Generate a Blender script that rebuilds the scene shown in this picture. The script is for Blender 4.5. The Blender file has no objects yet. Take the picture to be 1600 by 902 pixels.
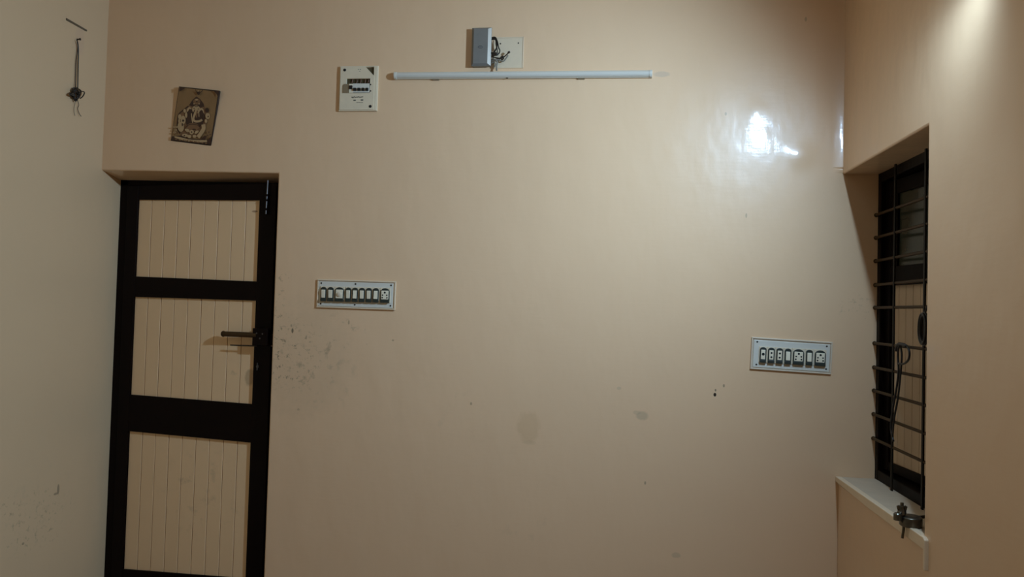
import bpy, bmesh, math, random
from mathutils import Vector, Matrix
random.seed(7)
PI = math.pi
S = bpy.context.scene
COL = S.collection

# ------------------------------------------------------------------ camera
F = 1155.0                                   # focal length in pixels of the 1600 x 902 frame
CAM = Vector((0.0, -3.4, 1.5))
_d = Vector((141, 37, F)).normalized()                    # world +Y in camera coordinates (x right, y down, z forward)
_u = Vector((1100, -40451, F)); _u = (_u - _d*_u.dot(_d)).normalized()   # world +Z
_x = (_d.cross(_u)); _x = _x if _x.x > 0 else -_x         # world +X
cam_data = bpy.data.cameras.new('camera')
cam_data.sensor_width = 36.0
cam_data.lens = 36.0*F/1600.0
cam_data.clip_start = 0.02
cam = bpy.data.objects.new('camera', cam_data)
COL.objects.link(cam)
# columns of the camera matrix: camera X, camera Y (up), camera Z (back) in world axes
cx = Vector((_x.x, _d.x, _u.x)); cy = -Vector((_x.y, _d.y, _u.y)); cz = -Vector((_x.z, _d.z, _u.z))
cam.matrix_world = Matrix(((cx.x, cy.x, cz.x, CAM.x), (cx.y, cy.y, cz.y, CAM.y), (cx.z, cy.z, cz.z, CAM.z), (0, 0, 0, 1)))
S.camera = cam

# ------------------------------------------------------------------ world, light, exposure
W = bpy.data.worlds.new('night'); S.world = W; W.use_nodes = True
W.node_tree.nodes['Background'].inputs[0].default_value = (0.20, 0.22, 0.28, 1)
W.node_tree.nodes['Background'].inputs[1].default_value = 0.02
LAMP = Vector((0.937, -1.30, 2.605))
BULB_STRENGTH = 2480.0
BULB_TILT = math.radians(37)
BULB_COLOR = (0.57, 0.86, 1.20)
S.view_settings.view_transform = 'Standard'
S.view_settings.look = 'None'
S.view_settings.exposure = 0.0
S.view_settings.gamma = 1.0
S.view_settings.use_curve_mapping = False

# ------------------------------------------------------------------ measuring helper: pixel -> point on a real plane
def ray(px, py):
    v = Vector((px-800.0, py-451.0, F))
    return Vector((_x.dot(v), _d.dot(v), _u.dot(v)))
def at(px, py, n, c):
    r = ray(px, py); n = Vector(n)
    return CAM + r*((c - n.dot(CAM))/n.dot(r))
def atY(px, py, y=0.0): return at(px, py, (0, 1, 0), y)
HING = Vector((-2.458, 0.142, 0)); AJAR = math.radians(6.5); YL = 0.158
_n = Vector((math.sin(AJAR), math.cos(AJAR), 0))
def atL(px, py, lift=0.0):                   # on the ajar door leaf, as a point in its closed position
    p = at(px, py, _n, _n.dot(HING)-lift); v = p-HING
    return Vector((HING.x + v.x*math.cos(AJAR) - v.y*math.sin(AJAR), YL-lift, p.z))
def swing(me):                               # turn a leaf mesh about its hinges
    me.transform(Matrix.Translation(HING) @ Matrix.Rotation(-AJAR, 4, 'Z') @ Matrix.Translation((-HING.x, -YL, 0)))
def atX(px, py, x): return at(px, py, (1, 0, 0), x)
def atZ(px, py, z): return at(px, py, (0, 0, 1), z)

# ------------------------------------------------------------------ materials
def mat(name, color, rough=0.5, metal=0.0, spec=0.5, coat=0.0, coat_rough=0.1, noise=0.0, nscale=20.0, bump=0.0, bscale=60.0, emit=None, alpha=None, trans=0.0):
    m = bpy.data.materials.new(name); m.use_nodes = True
    nt = m.node_tree; b = nt.nodes['Principled BSDF']
    b.inputs['Base Color'].default_value = (*color, 1)
    b.inputs['Roughness'].default_value = rough
    b.inputs['Metallic'].default_value = metal
    b.inputs['Specular IOR Level'].default_value = spec
    b.inputs['Coat Weight'].default_value = coat
    b.inputs['Coat Roughness'].default_value = coat_rough
    b.inputs['Transmission Weight'].default_value = trans
    tc = nt.nodes.new('ShaderNodeTexCoord')
    if noise > 0:
        n = nt.nodes.new('ShaderNodeTexNoise'); n.inputs['Scale'].default_value = nscale; n.inputs['Detail'].default_value = 4
        nt.links.new(tc.outputs['Object'], n.inputs['Vector'])
        mx = nt.nodes.new('ShaderNodeMix'); mx.data_type = 'RGBA'
        mx.inputs[6].default_value = (*[c*(1-noise) for c in color], 1)
        mx.inputs[7].default_value = (*[min(1, c*(1+noise)) for c in color], 1)
        nt.links.new(n.outputs['Fac'], mx.inputs[0]); nt.links.new(mx.outputs[2], b.inputs['Base Color'])
    if bump > 0:
        n = nt.nodes.new('ShaderNodeTexNoise'); n.inputs['Scale'].default_value = bscale; n.inputs['Detail'].default_value = 3
        nt.links.new(tc.outputs['Object'], n.inputs['Vector'])
        bp = nt.nodes.new('ShaderNodeBump'); bp.inputs['Strength'].default_value = 1.0; bp.inputs['Distance'].default_value = bump
        nt.links.new(n.outputs['Fac'], bp.inputs['Height']); nt.links.new(bp.outputs['Normal'], b.inputs['Normal'])
    if emit:
        b.inputs['Emission Color'].default_value = (*emit[0], 1); b.inputs['Emission Strength'].default_value = emit[1]
    return m

WALL = (0.83, 0.56, 0.335)

def paint(name, base, axis, spots=(), rough=0.36, coat=0.58, coat_rough=0.10, wave=0.0035, var=0.05, humps=()):
    """glossy enamel wall paint; spots = (u, z, ru, rz, strength, colour, raggedness) stains with a shape of their own.
    axis 'x': u runs along world X (back wall); axis 'y': u runs along world Y (side walls)"""
    m = bpy.data.materials.new(name); m.use_nodes = True
    nt = m.node_tree; N = nt.nodes; L = nt.links; b = N['Principled BSDF']
    geo = N.new('ShaderNodeNewGeometry'); sep = N.new('ShaderNodeSeparateXYZ'); L.new(geo.outputs['Position'], sep.inputs[0])
    def noise(scale, detail=3, rg=0.5):
        n = N.new('ShaderNodeTexNoise'); n.inputs['Scale'].default_value = scale; n.inputs['Detail'].default_value = detail
        n.inputs['Roughness'].default_value = rg
        L.new(geo.outputs['Position'], n.inputs['Vector']); return n.outputs['Fac']
    def math_(op, a, c=None):
        n = N.new('ShaderNodeMath'); n.operation = op
        for i, v in enumerate((a, c)):
            if v is None: continue
            if isinstance(v, (int, float)): n.inputs[i].default_value = v
            else: L.new(v, n.inputs[i])
        return n.outputs[0]
    def mix(f, a, c):
        n = N.new('ShaderNodeMix'); n.data_type = 'RGBA'; n.clamp_factor = True
        L.new(f, n.inputs[0])
        for i, v in ((6, a), (7, c)):
            if isinstance(v, tuple): n.inputs[i].default_value = (*v, 1)
            else: L.new(v, n.inputs[i])
        return n.outputs[2]
    col = mix(noise(1.3, 4), tuple(c*(1-var) for c in base), tuple(min(1, c*(1+var)) for c in base))
    fine = noise(38, 5, 0.75); coarse = noise(16, 5, 0.65)
    U = sep.outputs['X' if axis == 'x' else 'Y']; Z = sep.outputs['Z']
    for (u, z, ru, rz, st, c, rag) in spots:
        du = math_('DIVIDE', math_('SUBTRACT', U, u), ru)
        dz = math_('DIVIDE', math_('SUBTRACT', Z, z), rz)
        r = math_('SQRT', math_('ADD', math_('MULTIPLY', du, du), math_('MULTIPLY', dz, dz)))
        if rag == 0:      # clean small mark
            f = math_('MULTIPLY', math_('MULTIPLY', math_('SUBTRACT', 1.0, r), 4.0), st)
            n = N.new('ShaderNodeClamp'); L.new(f, n.inputs[0]); n.inputs[2].default_value = st; f = n.outputs[0]
        elif rag == 1:    # soft edged patch
            k = math_('ADD', math_('SUBTRACT', 1.0, r), math_('MULTIPLY', math_('SUBTRACT', coarse, 0.5), 1.0))
            n = N.new('ShaderNodeClamp'); L.new(math_('MULTIPLY', k, 3.0), n.inputs[0]); f = math_('MULTIPLY', n.outputs[0], st)
        else:             # broken scuffs and scratches inside the ellipse
            k = N.new('ShaderNodeClamp'); L.new(math_('MULTIPLY', math_('SUBTRACT', 1.0, r), 2.0), k.inputs[0])
            q = N.new('ShaderNodeClamp'); L.new(math_('MULTIPLY', math_('SUBTRACT', fine if rag == 2 else coarse, 0.56), 9.0), q.inputs[0])
            f = math_('MULTIPLY', math_('MULTIPLY', k.outputs[0], q.outputs[0]), st)
        col = mix(f, col, c)
    L.new(col, b.inputs['Base Color'])
    b.inputs['Roughness'].default_value = rough
    b.inputs['Specular IOR Level'].default_value = 0.4
    b.inputs['Coat Weight'].default_value = coat
    b.inputs['Coat Roughness'].default_value = coat_rough
    mp = N.new('ShaderNodeMapping'); mp.inputs['Scale'].default_value = (1.0, 1.0, 0.55); L.new(geo.outputs['Position'], mp.inputs[0])
    bn = N.new('ShaderNodeTexNoise'); bn.inputs['Scale'].default_value = 9.0; bn.inputs['Detail'].default_value = 2
    L.new(mp.outputs[0], bn.inputs['Vector'])
    bn2 = N.new('ShaderNodeTexNoise'); bn2.inputs['Scale'].default_value = 120.0; bn2.inputs['Detail'].default_value = 2
    L.new(mp.outputs[0], bn2.inputs['Vector'])
    h = math_('ADD', bn.outputs['Fac'], math_('MULTIPLY', bn2.outputs['Fac'], 0.04))
    rp = N.new('ShaderNodeMapping'); rp.inputs['Scale'].default_value = (12.0, 12.0, 75.0); L.new(geo.outputs['Position'], rp.inputs[0])
    rn = N.new('ShaderNodeTexNoise'); rn.inputs['Scale'].default_value = 1.0; rn.inputs['Detail'].default_value = 1; L.new(rp.outputs[0], rn.inputs['Vector'])
    h = math_('ADD', h, math_('MULTIPLY', rn.outputs['Fac'], 0.055))
    for (u, z, sg, amp) in humps:                 # plaster swellings shaped to throw extra lamp glare spots
        du = math_('DIVIDE', math_('SUBTRACT', U, u), sg); dz = math_('DIVIDE', math_('SUBTRACT', Z, z), sg)
        r2 = math_('MULTIPLY', math_('ADD', math_('MULTIPLY', du, du), math_('MULTIPLY', dz, dz)), -0.5)
        h = math_('ADD', h, math_('MULTIPLY', math_('EXPONENT', r2), amp/wave))
    bp = N.new('ShaderNodeBump'); bp.inputs['Strength'].default_value = 1.0; bp.inputs['Distance'].default_value = wave
    L.new(h, bp.inputs['Height']); L.new(bp.outputs['Normal'], b.inputs['Normal']); L.new(bp.outputs['Normal'], b.inputs['Coat Normal'])
    return m

def sp(px, py, rx, ry, st, c, rag):            # a stain on the back wall given by where the photo shows it
    p = atY(px, py); k = 3.4/F
    return (p.x, p.z, rx*k, ry*k, st, c, rag)
DK = (0.10, 0.075, 0.045); MID = (0.42, 0.32, 0.20); BLK = (0.012, 0.01, 0.008)
back_spots = [
    sp(826, 668, 21, 27, 0.30, (0.60, 0.38, 0.19), 1), sp(828, 692, 12, 4, 0.20, (0.56, 0.38, 0.22), 1),
    sp(1003, 650, 11, 8, 0.45, MID, 1), sp(995, 645, 7, 4, 0.3, MID, 1),
    sp(1117, 617, 2.4, 3.2, 1.0, BLK, 0), sp(1118, 610, 1.4, 2.2, 0.7, DK, 0), sp(1131, 603, 1.6, 2.8, 0.6, DK, 0),
    sp(736, 631, 1.8, 2.6, 0.45, DK, 0), sp(1008, 755, 1.6, 3.0, 0.45, DK, 0), sp(1166, 337, 1.5, 4.0, 0.35, DK, 0),
    sp(1134, 178, 1.8, 3.0, 0.35, DK, 0), sp(1259, 30, 2.0, 4.0, 0.30, DK, 0), sp(967, 607, 4, 3, 0.3, MID, 1),
    sp(457, 517, 2.0, 4.5, 0.85, DK, 0), sp(455, 509, 1.2, 2.5, 0.5, DK, 0), sp(545, 504, 1.6, 4.0, 0.4, DK, 0), sp(614, 532, 2.0, 1.6, 0.4, DK, 0),
    sp(455, 555, 62, 75, 0.75, DK, 2), sp(470, 560, 70, 80, 0.30, DK, 3), sp(540, 525, 55, 40, 0.40, DK, 3), sp(475, 560, 90, 110, 0.13, MID, 1), sp(500, 590, 80, 60, 0.3, MID, 3),
    sp(436, 505, 12, 120, 0.6, DK, 2), sp(450, 433, 14, 7, 0.4, DK, 2), sp(466, 640, 5, 10, 0.5, DK, 2),
    sp(1345, 480, 40, 22, 0.5, DK, 2), sp(820, 830, 60, 45, 0.12, MID, 3), sp(712, 650, 70, 60, 0.10, MID, 3),
    sp(1056, 868, 8, 5, 0.35, MID, 1), sp(1033, 116, 14, 5, 0.35, (0.45, 0.36, 0.30), 1),
]
def spl(px, py, rx, ry, st, c, rag):           # the same on the left wall
    p = atX(px, py, -2.5)
    q = atX(px+1, py, -2.5); r2 = atX(px, py+1, -2.5)
    return (p.y, p.z, abs(q.y-p.y)*rx, abs(r2.z-p.z)*ry, st, c, rag)
left_spots = [
    spl(91, 765, 2.0, 9, 0.55, DK, 0), spl(87, 772, 3.5, 2.2, 0.5, DK, 0), spl(75, 770, 9, 9, 0.6, DK, 2), spl(36, 850, 2.2, 2.2, 0.5, DK, 0),
    spl(80, 830, 5, 24, 0.5, DK, 2), spl(55, 815, 60, 60, 0.45, DK, 2), spl(10, 795, 30, 25, 0.5, DK, 2), spl(108, 785, 4, 16, 0.5, DK, 2),
    spl(60, 800, 80, 90, 0.16, MID, 3), spl(92, 24, 12, 8, 0.12, MID, 3), spl(110, 60, 18, 20, 0.3, MID, 3), spl(125, 62, 8, 30, 0.2, (0.55, 0.34, 0.27), 1),
]
M_back = paint('back_wall_paint', WALL, 'x', back_spots, humps=[(.862, 2.222, .040, .0066), (.672, 2.425, .030, .0024)])
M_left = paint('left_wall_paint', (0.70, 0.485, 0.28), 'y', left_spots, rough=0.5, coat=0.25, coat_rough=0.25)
M_right = paint('right_wall_paint', WALL, 'y', [], rough=0.45, coat=0.8, coat_rough=0.07)
M_ceil = mat('ceiling_paint', (0.82, 0.70, 0.55), 0.7)
M_floor = mat('floor_tile', (0.34, 0.235, 0.15), 0.4, noise=0.15, nscale=6)
M_dark = mat('dark_brown_enamel', (0.0045, 0.0012, 0.0008), 0.45, spec=0.12, noise=0.3, nscale=8, bump=0.0006, bscale=35)
M_win = mat('window_dark_enamel', (0.0045, 0.002, 0.001), 0.45, spec=0.08, noise=0.3, nscale=14, bump=0.0006, bscale=40)
M_plank = paint('plank_paint', (0.90, 0.625, 0.36), 'x', [
    (atY(392, 590, .08).x, atY(392, 590, .08).z, 0.028, 0.050, 0.55, (0.36, 0.24, 0.13), 1),
    (atY(367, 575, .08).x, atY(367, 575, .08).z, 0.05, 0.04, 0.5, (0.25, 0.2, 0.13), 3),
    (atY(400, 331, .08).x, atY(400, 331, .08).z, 0.018, 0.005, 0.7, (0.20, 0.10, 0.06), 1),
    (atY(310, 770, .08).x, atY(310, 770, .08).z, 0.30, 0.25, 0.25, (0.42, 0.30, 0.18), 3)],
    rough=0.5, coat=0.1, coat_rough=0.3, wave=0.001)
M_gap = mat('plank_gap_dark_wood', (0.10, 0.07, 0.04), 0.8)  # dark wood backing seen through the plank gaps
M_wplank = mat('window_plank_paint', (0.66, 0.48, 0.31), 0.55, noise=0.08, nscale=9)
M_sill = mat('sill_cement_paint', (0.62, 0.49, 0.345), 0.5, noise=0.12, nscale=14, bump=0.002, bscale=18)
M_nose = mat('sill_edge_paint', (0.84, 0.66, 0.45), 0.5, noise=0.06, nscale=20)
M_iron = mat('grille_iron_paint', (0.010, 0.007, 0.004), 0.5, spec=0.15, noise=0.25, nscale=30)
M_rod = mat('grille_rod_paint', (0.055, 0.029, 0.009), 0.5, spec=0.2, noise=0.25, nscale=30)
M_black = mat('black_plastic', (0.010, 0.009, 0.008), 0.4)
M_cable = mat('black_cable', (0.006, 0.005, 0.005), 0.38)
M_white = mat('white_plastic', (0.71, 0.67, 0.57), 0.4, noise=0.04, nscale=30)
M_cream = mat('aged_cream_plastic', (0.78, 0.65, 0.455), 0.45, noise=0.06, nscale=25)
M_lever = mat('switch_lever_plastic', (0.88, 0.78, 0.58), 0.35)
M_rim = mat('board_rim_paint', (0.76, 0.59, 0.40), 0.5, noise=0.08, nscale=25)
M_rimr = mat('board_rim_grey_paint', (0.70, 0.58, 0.43), 0.5, noise=0.08, nscale=25)
M_bake = mat('dark_green_bakelite', (0.025, 0.033, 0.026), 0.45)
M_hole = mat('hole_black', (0.004, 0.004, 0.004), 0.7)
M_screw = mat('dark_screw', (0.05, 0.045, 0.035), 0.4, metal=0.6)
M_steel = mat('grey_painted_steel', (0.24, 0.235, 0.215), 0.38, metal=0.35, noise=0.10, nscale=25)
M_steel_lit = mat('steel_edge_lit_tone', (0.60, 0.57, 0.50), 0.3, metal=0.5)  # lighter copy of the steel: light on the right bevel painted in
M_bolt = mat('bolt_steel', (0.13, 0.12, 0.115), 0.35, metal=0.8)
M_brass = mat('old_brass', (0.06, 0.032, 0.010), 0.42, metal=0.5, noise=0.3, nscale=60)
M_rust = mat('weathered_metal', (0.13, 0.115, 0.085), 0.30, metal=0.85, noise=0.4, nscale=60)
M_wire_g = mat('grey_wire', (0.22, 0.20, 0.16), 0.5)
M_wire_b = mat('brown_black_wire', (0.022, 0.015, 0.009), 0.5)
M_cover = mat('smoked_cover', (0.26, 0.19, 0.11), 0.3)
M_olive = mat('dusty_olive_inside', (0.075, 0.055, 0.02), 0.7, noise=0.4, nscale=90)
M_ink = mat('grey_ink', (0.10, 0.10, 0.08), 0.6)
M_tile_b = mat('picture_board_edge', (0.035, 0.018, 0.010), 0.45)
M_tile = mat('picture_backdrop', (0.28, 0.155, 0.060), 0.45, noise=0.16, nscale=18)
M_tl = mat('picture_light_tan', (0.50, 0.33, 0.165), 0.45, noise=0.1, nscale=60)
M_tm = mat('picture_mid_brown', (0.22, 0.11, 0.048), 0.45, noise=0.2, nscale=60)
M_td = mat('picture_dark_brown', (0.055, 0.024, 0.014), 0.45, noise=0.2, nscale=60)
M_bulb = mat('lit_bulb', (1, 1, 1), 0.5, emit=(BULB_COLOR, BULB_STRENGTH))

def glass_mat():
    m = bpy.data.materials.new('dusty_dark_glass'); m.use_nodes = True
    nt = m.node_tree; b = nt.nodes['Principled BSDF']
    b.inputs['Base Color'].default_value = (0.040, 0.042, 0.026, 1); b.inputs['Roughness'].default_value = 0.16
    b.inputs['Specular IOR Level'].default_value = 0.5
    tc = nt.nodes.new('ShaderNodeTexCoord')
    n = nt.nodes.new('ShaderNodeTexNoise'); n.inputs['Scale'].default_value = 7; n.inputs['Detail'].default_value = 5
    nt.links.new(tc.outputs['Object'], n.inputs['Vector'])
    mx = nt.nodes.new('ShaderNodeMix'); mx.data_type = 'RGBA'
    mx.inputs[6].default_value = (0.028, 0.029, 0.018, 1); mx.inputs[7].default_value = (0.06, 0.066, 0.045, 1)
    nt.links.new(n.outputs['Fac'], mx.inputs[0]); nt.links.new(mx.outputs[2], b.inputs['Base Color'])
    return m
M_glass = glass_mat()

# ------------------------------------------------------------------ mesh helpers
class MB:
    def __init__(s): s.bm = bmesh.new(); s.mi = 0
    def face(s, vs):
        f = s.bm.faces.new(vs); f.material_index = s.mi; return f
    def hexa(s, a, b):
        """a: four points (loop) of one face, b: the matching four of the opposite face"""
        A = [s.bm.verts.new(p) for p in a]; B = [s.bm.verts.new(p) for p in b]
        n = len(A); s.face(A); s.face(B[::-1])
        for i in range(n):
            s.face((A[i], B[i], B[(i+1) % n], A[(i+1) % n]))
    prism = hexa
    def box(s, x0, x1, y0, y1, z0, z1):
        s.hexa([(x0, y0, z0), (x1, y0, z0), (x1, y0, z1), (x0, y0, z1)], [(x0, y1, z0), (x1, y1, z0), (x1, y1, z1), (x0, y1, z1)])
    def poly_y(s, pts, y0, y1):                       # (x, z) outline extruded along y
        s.prism([(x, y0, z) for x, z in pts], [(x, y1, z) for x, z in pts])
    def poly_x(s, pts, x0, x1):                       # (y, z) outline extruded along x
        s.prism([(x0, y, z) for y, z in pts], [(x1, y, z) for y, z in pts])
    def cyl(s, p, q, r, r2=None, n=16):
        p = Vector(p); q = Vector(q); r2 = r if r2 is None else r2
        ax = (q-p).normalized(); u = ax.orthogonal().normalized(); v = ax.cross(u)
        A = [p + (u*math.cos(2*PI*i/n) + v*math.sin(2*PI*i/n))*r for i in range(n)]
        B = [q + (u*math.cos(2*PI*i/n) + v*math.sin(2*PI*i/n))*r2 for i in range(n)]
        s.prism(A, B)
    def tube(s, pts, r, n=8, sub=6, closed=False):
        P = [Vector(p) for p in pts]
        R = []
        m = len(P)
        if m > 2:
            for i in range(m if closed else m-1):
                g = (lambda k: P[k % m]) if closed else (lambda k: P[min(max(k, 0), m-1)])
                p0, p1, p2, p3 = g(i-1), g(i), g(i+1), g(i+2)
                for j in range(sub):
                    t = j/sub
                    R.append(0.5*((2*p1) + (p2-p0)*t + (2*p0-5*p1+4*p2-p3)*t*t + (3*p1-p0-3*p2+p3)*t**3))
            if not closed: R.append(P[-1])
        else: R = P
        rings = []; u = None
        k = len(R)
        for i, p in enumerate(R):
            if closed: tdir = R[(i+1) % k]-R[i-1]
            else: tdir = R[min(i+1, k-1)]-R[max(i-1, 0)]
            tdir.normalize()
            if u is None: u = tdir.orthogonal().normalized()
            else:
                u = u - tdir*u.dot(tdir)
                if u.length < 1e-6: u = tdir.orthogonal()
                u.normalize()
            v = tdir.cross(u)
            rings.append([s.bm.verts.new(p + (u*math.cos(2*PI*a/n) + v*math.sin(2*PI*a/n))*r) for a in range(n)])
        for i in range(len(rings)-(0 if closed else 1)):
            a, b = rings[i], rings[(i+1) % len(rings)]
            for j in range(n): s.face((a[j], a[(j+1) % n], b[(j+1) % n], b[j]))
        if not closed: s.face(rings[0][::-1]); s.face(rings[-1])
    def lathe(s, p, axis, prof, n=24):                # prof: (distance along axis, radius)
        p = Vector(p); ax = Vector(axis).normalized(); u = ax.orthogonal().normalized(); v = ax.cross(u)
        rings = [[s.bm.verts.new(p + ax*h + (u*math.cos(2*PI*a/n)+v*math.sin(2*PI*a/n))*max(r, 1e-4)) for a in range(n)] for h, r in prof]
        for a, b in zip(rings, rings[1:]):
            for j in range(n): s.face((a[j], a[(j+1) % n], b[(j+1) % n], b[j]))
        s.face(rings[0][::-1]); s.face(rings[-1])
    def flat(s, pts):                                 # thin printed shape, points already in the plane
        s.face([s.bm.verts.new(p) for p in pts])

LEAF = False
def obj(name, mb, m, parent=None, smooth=False, bevel=0.0, seg=2, label=None):
    bm = mb.bm
    bmesh.ops.recalc_face_normals(bm, faces=bm.faces)
    me = bpy.data.meshes.new(name)
    bm.to_mesh(me); bm.free()
    if LEAF: swing(me)
    o = bpy.data.objects.new(name, me); COL.objects.link(o)
    for k in (m if isinstance(m, (list, tuple)) else [m]): me.materials.append(k)
    if parent is not None:
        o.parent = parent
        if parent.get('_local'): o['_local'] = 1
        else:
            top = parent
            off = Vector((0, 0, 0))
            while top is not None: off += top.location; top = top.parent
            me.transform(Matrix.Translation(-off))
    if smooth:
        for p in me.polygons: p.use_smooth = True
        if smooth == 'angle':
            try: me.set_sharp_from_angle(angle=math.radians(40))
            except Exception: pass
    if bevel:
        b = o.modifiers.new('bevel', 'BEVEL'); b.width = bevel; b.segments = seg; b.limit_method = 'ANGLE'; b.angle_limit = math.radians(40)
    if label: o['label'] = label
    return o

def thing(name, label, cat, loc=(0, 0, 0), group=None, kind=None):
    o = bpy.data.objects.new(name, None); COL.objects.link(o); o.empty_display_size = 0.05
    o.location = loc
    if label: o['label'] = label
    if cat: o['category'] = cat
    if group: o['group'] = group
    if kind: o['kind'] = kind
    return o

def tag(o, label=None, cat=None, group=None, kind=None):
    if label: o['label'] = label
    if cat: o['category'] = cat
    if group: o['group'] = group
    if kind: o['kind'] = kind
    return o

# ------------------------------------------------------------------ the room
XL, XR, ZC, YB = -2.50, 1.039, 3.15, -4.7
DX, DZ = -1.573, 2.137                      # door opening: right edge, lintel
NX, SZ, LZ, NY = 1.19, 0.811, 2.138, -0.866  # window niche: frame face, sill, lintel, near jamb

b = MB()                                     # back wall: outer skin with the door opening, then the part behind the frame
o1 = [(XL-.12, 2.145), (DX, 2.131), (DX, -.1), (1.60, -.1), (1.60, ZC+.1), (XL-.12, ZC+.1)]
o2 = [(XL-.12, 2.119), (DX, 2.105), (DX, -.1), (1.60, -.1), (1.60, ZC+.1), (XL-.12, ZC+.1)]
b.prism([(x, 0, z) for x, z in o1], [(x, 0.15, z) for x, z in o2])
b.poly_y(o2, 0.15, 0.24)
prof = [(x, -2.3*(x-.988)**2) for x in [.988+.006*k for k in range(9)]] + [(1.045, -2.3*.057**2)]
b.prism([(x, y*.02+.0002, LZ+.001) for x, y in prof]+[(1.045, .02, LZ+.001), (.988, .02, LZ+.001)], [(x, y, LZ+.025) for x, y in prof]+[(1.045, .02, LZ+.025), (.988, .02, LZ+.025)])
b.prism([(x, y, LZ+.025) for x, y in prof]+[(1.045, .02, LZ+.025), (.988, .02, LZ+.025)], [(x, y, ZC) for x, y in prof]+[(1.045, .02, ZC), (.988, .02, ZC)])
wall_back = obj('wall_back', b, M_back, bevel=0.006, seg=3)
tag(wall_back, 'glossy peach cream back wall with lamp glare, scuffs and recessed door', 'wall', kind='structure')

b = MB(); b.box(XL-.2, XL, YB-.2, 0.24, -.1, ZC+.1)
tag(obj('wall_left', b, M_left), 'dull cream left wall with hanging wire tangle', 'wall', kind='structure')

b = MB()
b.poly_x([(YB-.2, -.1), (0.0, -.1), (0.0, SZ-.03), (NY, SZ-.03), (NY, LZ), (0.0, LZ), (0.0, ZC+.1), (YB-.2, ZC+.1)], XR, XR+.26)
wr = obj('wall_right', b, M_right, bevel=0.007, seg=3)
tag(wr, 'brownish cream right wall around the deep window niche', 'wall', kind='structure')

b = MB(); b.box(XL-.2, XR+.26, YB-.2, YB, -.1, ZC+.1)
tag(obj('wall_rear', b, M_right), 'cream wall behind the viewer', 'wall', kind='structure')
b = MB(); b.box(XL-.2, XR+.4, YB-.2, 0.24, ZC, ZC+.12)
tag(obj('ceiling', b, M_ceil), 'plain pale ceiling', 'ceiling', kind='structure')
b = MB(); b.box(XL-.2, XR+.4, YB-.2, 0.5, -.12, 0)
tag(obj('floor', b, M_floor), 'brown tiled floor', 'floor', kind='structure')

# sill slab of the niche with its lighter rounded edge
b = MB(); b.box(XR-.004, 1.30, NY+.001, -0.001, SZ-.035, SZ)
sill = obj('trim_1', b, M_sill, bevel=0.006)
tag(sill, 'uneven cement window sill inside the niche', 'sill', kind='structure')
b = MB()
b.poly_x([(-0.001, SZ+.001), (-0.001, SZ-.022), (-.40, SZ-.034), (NY-.02, SZ-.036), (NY-.022, SZ-.10), (NY-.035, SZ-.10), (NY-.034, SZ-.004), (NY-.02, SZ+.003)], XR-.012, XR+.012)
obj('sill_edge', b, M_nose, sill, bevel=0.003, label='pale chipped front edge turning down at its near end')

# ------------------------------------------------------------------ the door
door = thing('door_1', 'dark brown framed door with three cream planked panels', 'door', (-2.04, 0.15, 0), kind='structure')
b = MB()
b.box(-2.52, -2.457, .150, .25, 0, 2.14); b.box(-1.628, -1.555, .150, .25, 0, 2.14); b.box(-2.52, -1.555, .150, .25, 2.090, 2.14)
obj('door_frame', b, M_dark, door, bevel=0.003)
LEAF = True; yl = YL
pix = [((217, 312), (405, 313), (401, 440), (210, 432)), ((208, 464), (399, 470), (395, 632), (203, 617)), ((200, 674), (390, 692), (383.5, 905), (190, 890))]
pan = [[atL(px, py) for px, py in q] for q in pix]
PX0 = sum(q[0].x+q[3].x for q in pan)/6; PX1 = sum(q[1].x+q[2].x for q in pan)/6
for q in pan:                                  # stiles are straight
    q[0].x = q[3].x = PX0; q[1].x = q[2].x = PX1
lx0, lx1 = -2.455, atL(424, 500).x
b = MB()
b.box(lx0, PX0, yl, yl+.035, .01, 2.088); b.box(PX1, lx1, yl, yl+.035, .01, 2.088)
def rail(zl0, zr0, zl1, zr1):
    b.poly_y([(PX0, zl0), (PX1, zr0), (PX1, zr1), (PX0, zl1)], yl+.001, yl+.034)
rail(pan[0][0].z, pan[0][1].z, 2.088, 2.088)
rail(pan[1][0].z, pan[1][1].z, pan[0][3].z, pan[0][2].z)
rail(pan[2][0].z, pan[2][1].z, pan[1][3].z, pan[1][2].z)
rail(.01, .01, pan[2][3].z, pan[2][2].z)
obj('door_leaf_frame', b, M_dark, door, bevel=0.0015)
for k, q in enumerate(pan):
    b = MB()
    z0 = min(q[2].z, q[3].z)-.02; z1 = max(q[0].z, q[1].z)+.02
    n = 9; w = (PX1-PX0)/n
    rnd = random.Random(k+3)
    for i in range(n):
        x0 = PX0+i*w; tilt = rnd.uniform(-.002, .002)
        b.mi = 0
        b.hexa([(x0+.0015, yl+.010+rnd.uniform(-.0008, .0008), z0), (x0+w-.0015, yl+.010+rnd.uniform(-.0008, .0008), z0), (x0+w-.0015+tilt*.3, yl+.010, z1), (x0+.0015+tilt*.3, yl+.010, z1)],
               [(x0+.0015, yl+.022, z0), (x0+w-.0015, yl+.022, z0), (x0+w-.0015+tilt*.3, yl+.022, z1), (x0+.0015+tilt*.3, yl+.022, z1)])
    b.mi = 1
    b.box(PX0, PX1, yl+.0225, yl+.027, z0, z1)
    obj('plank_panel', b, [M_plank, M_gap], door, bevel=0.0012, seg=1)
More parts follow.
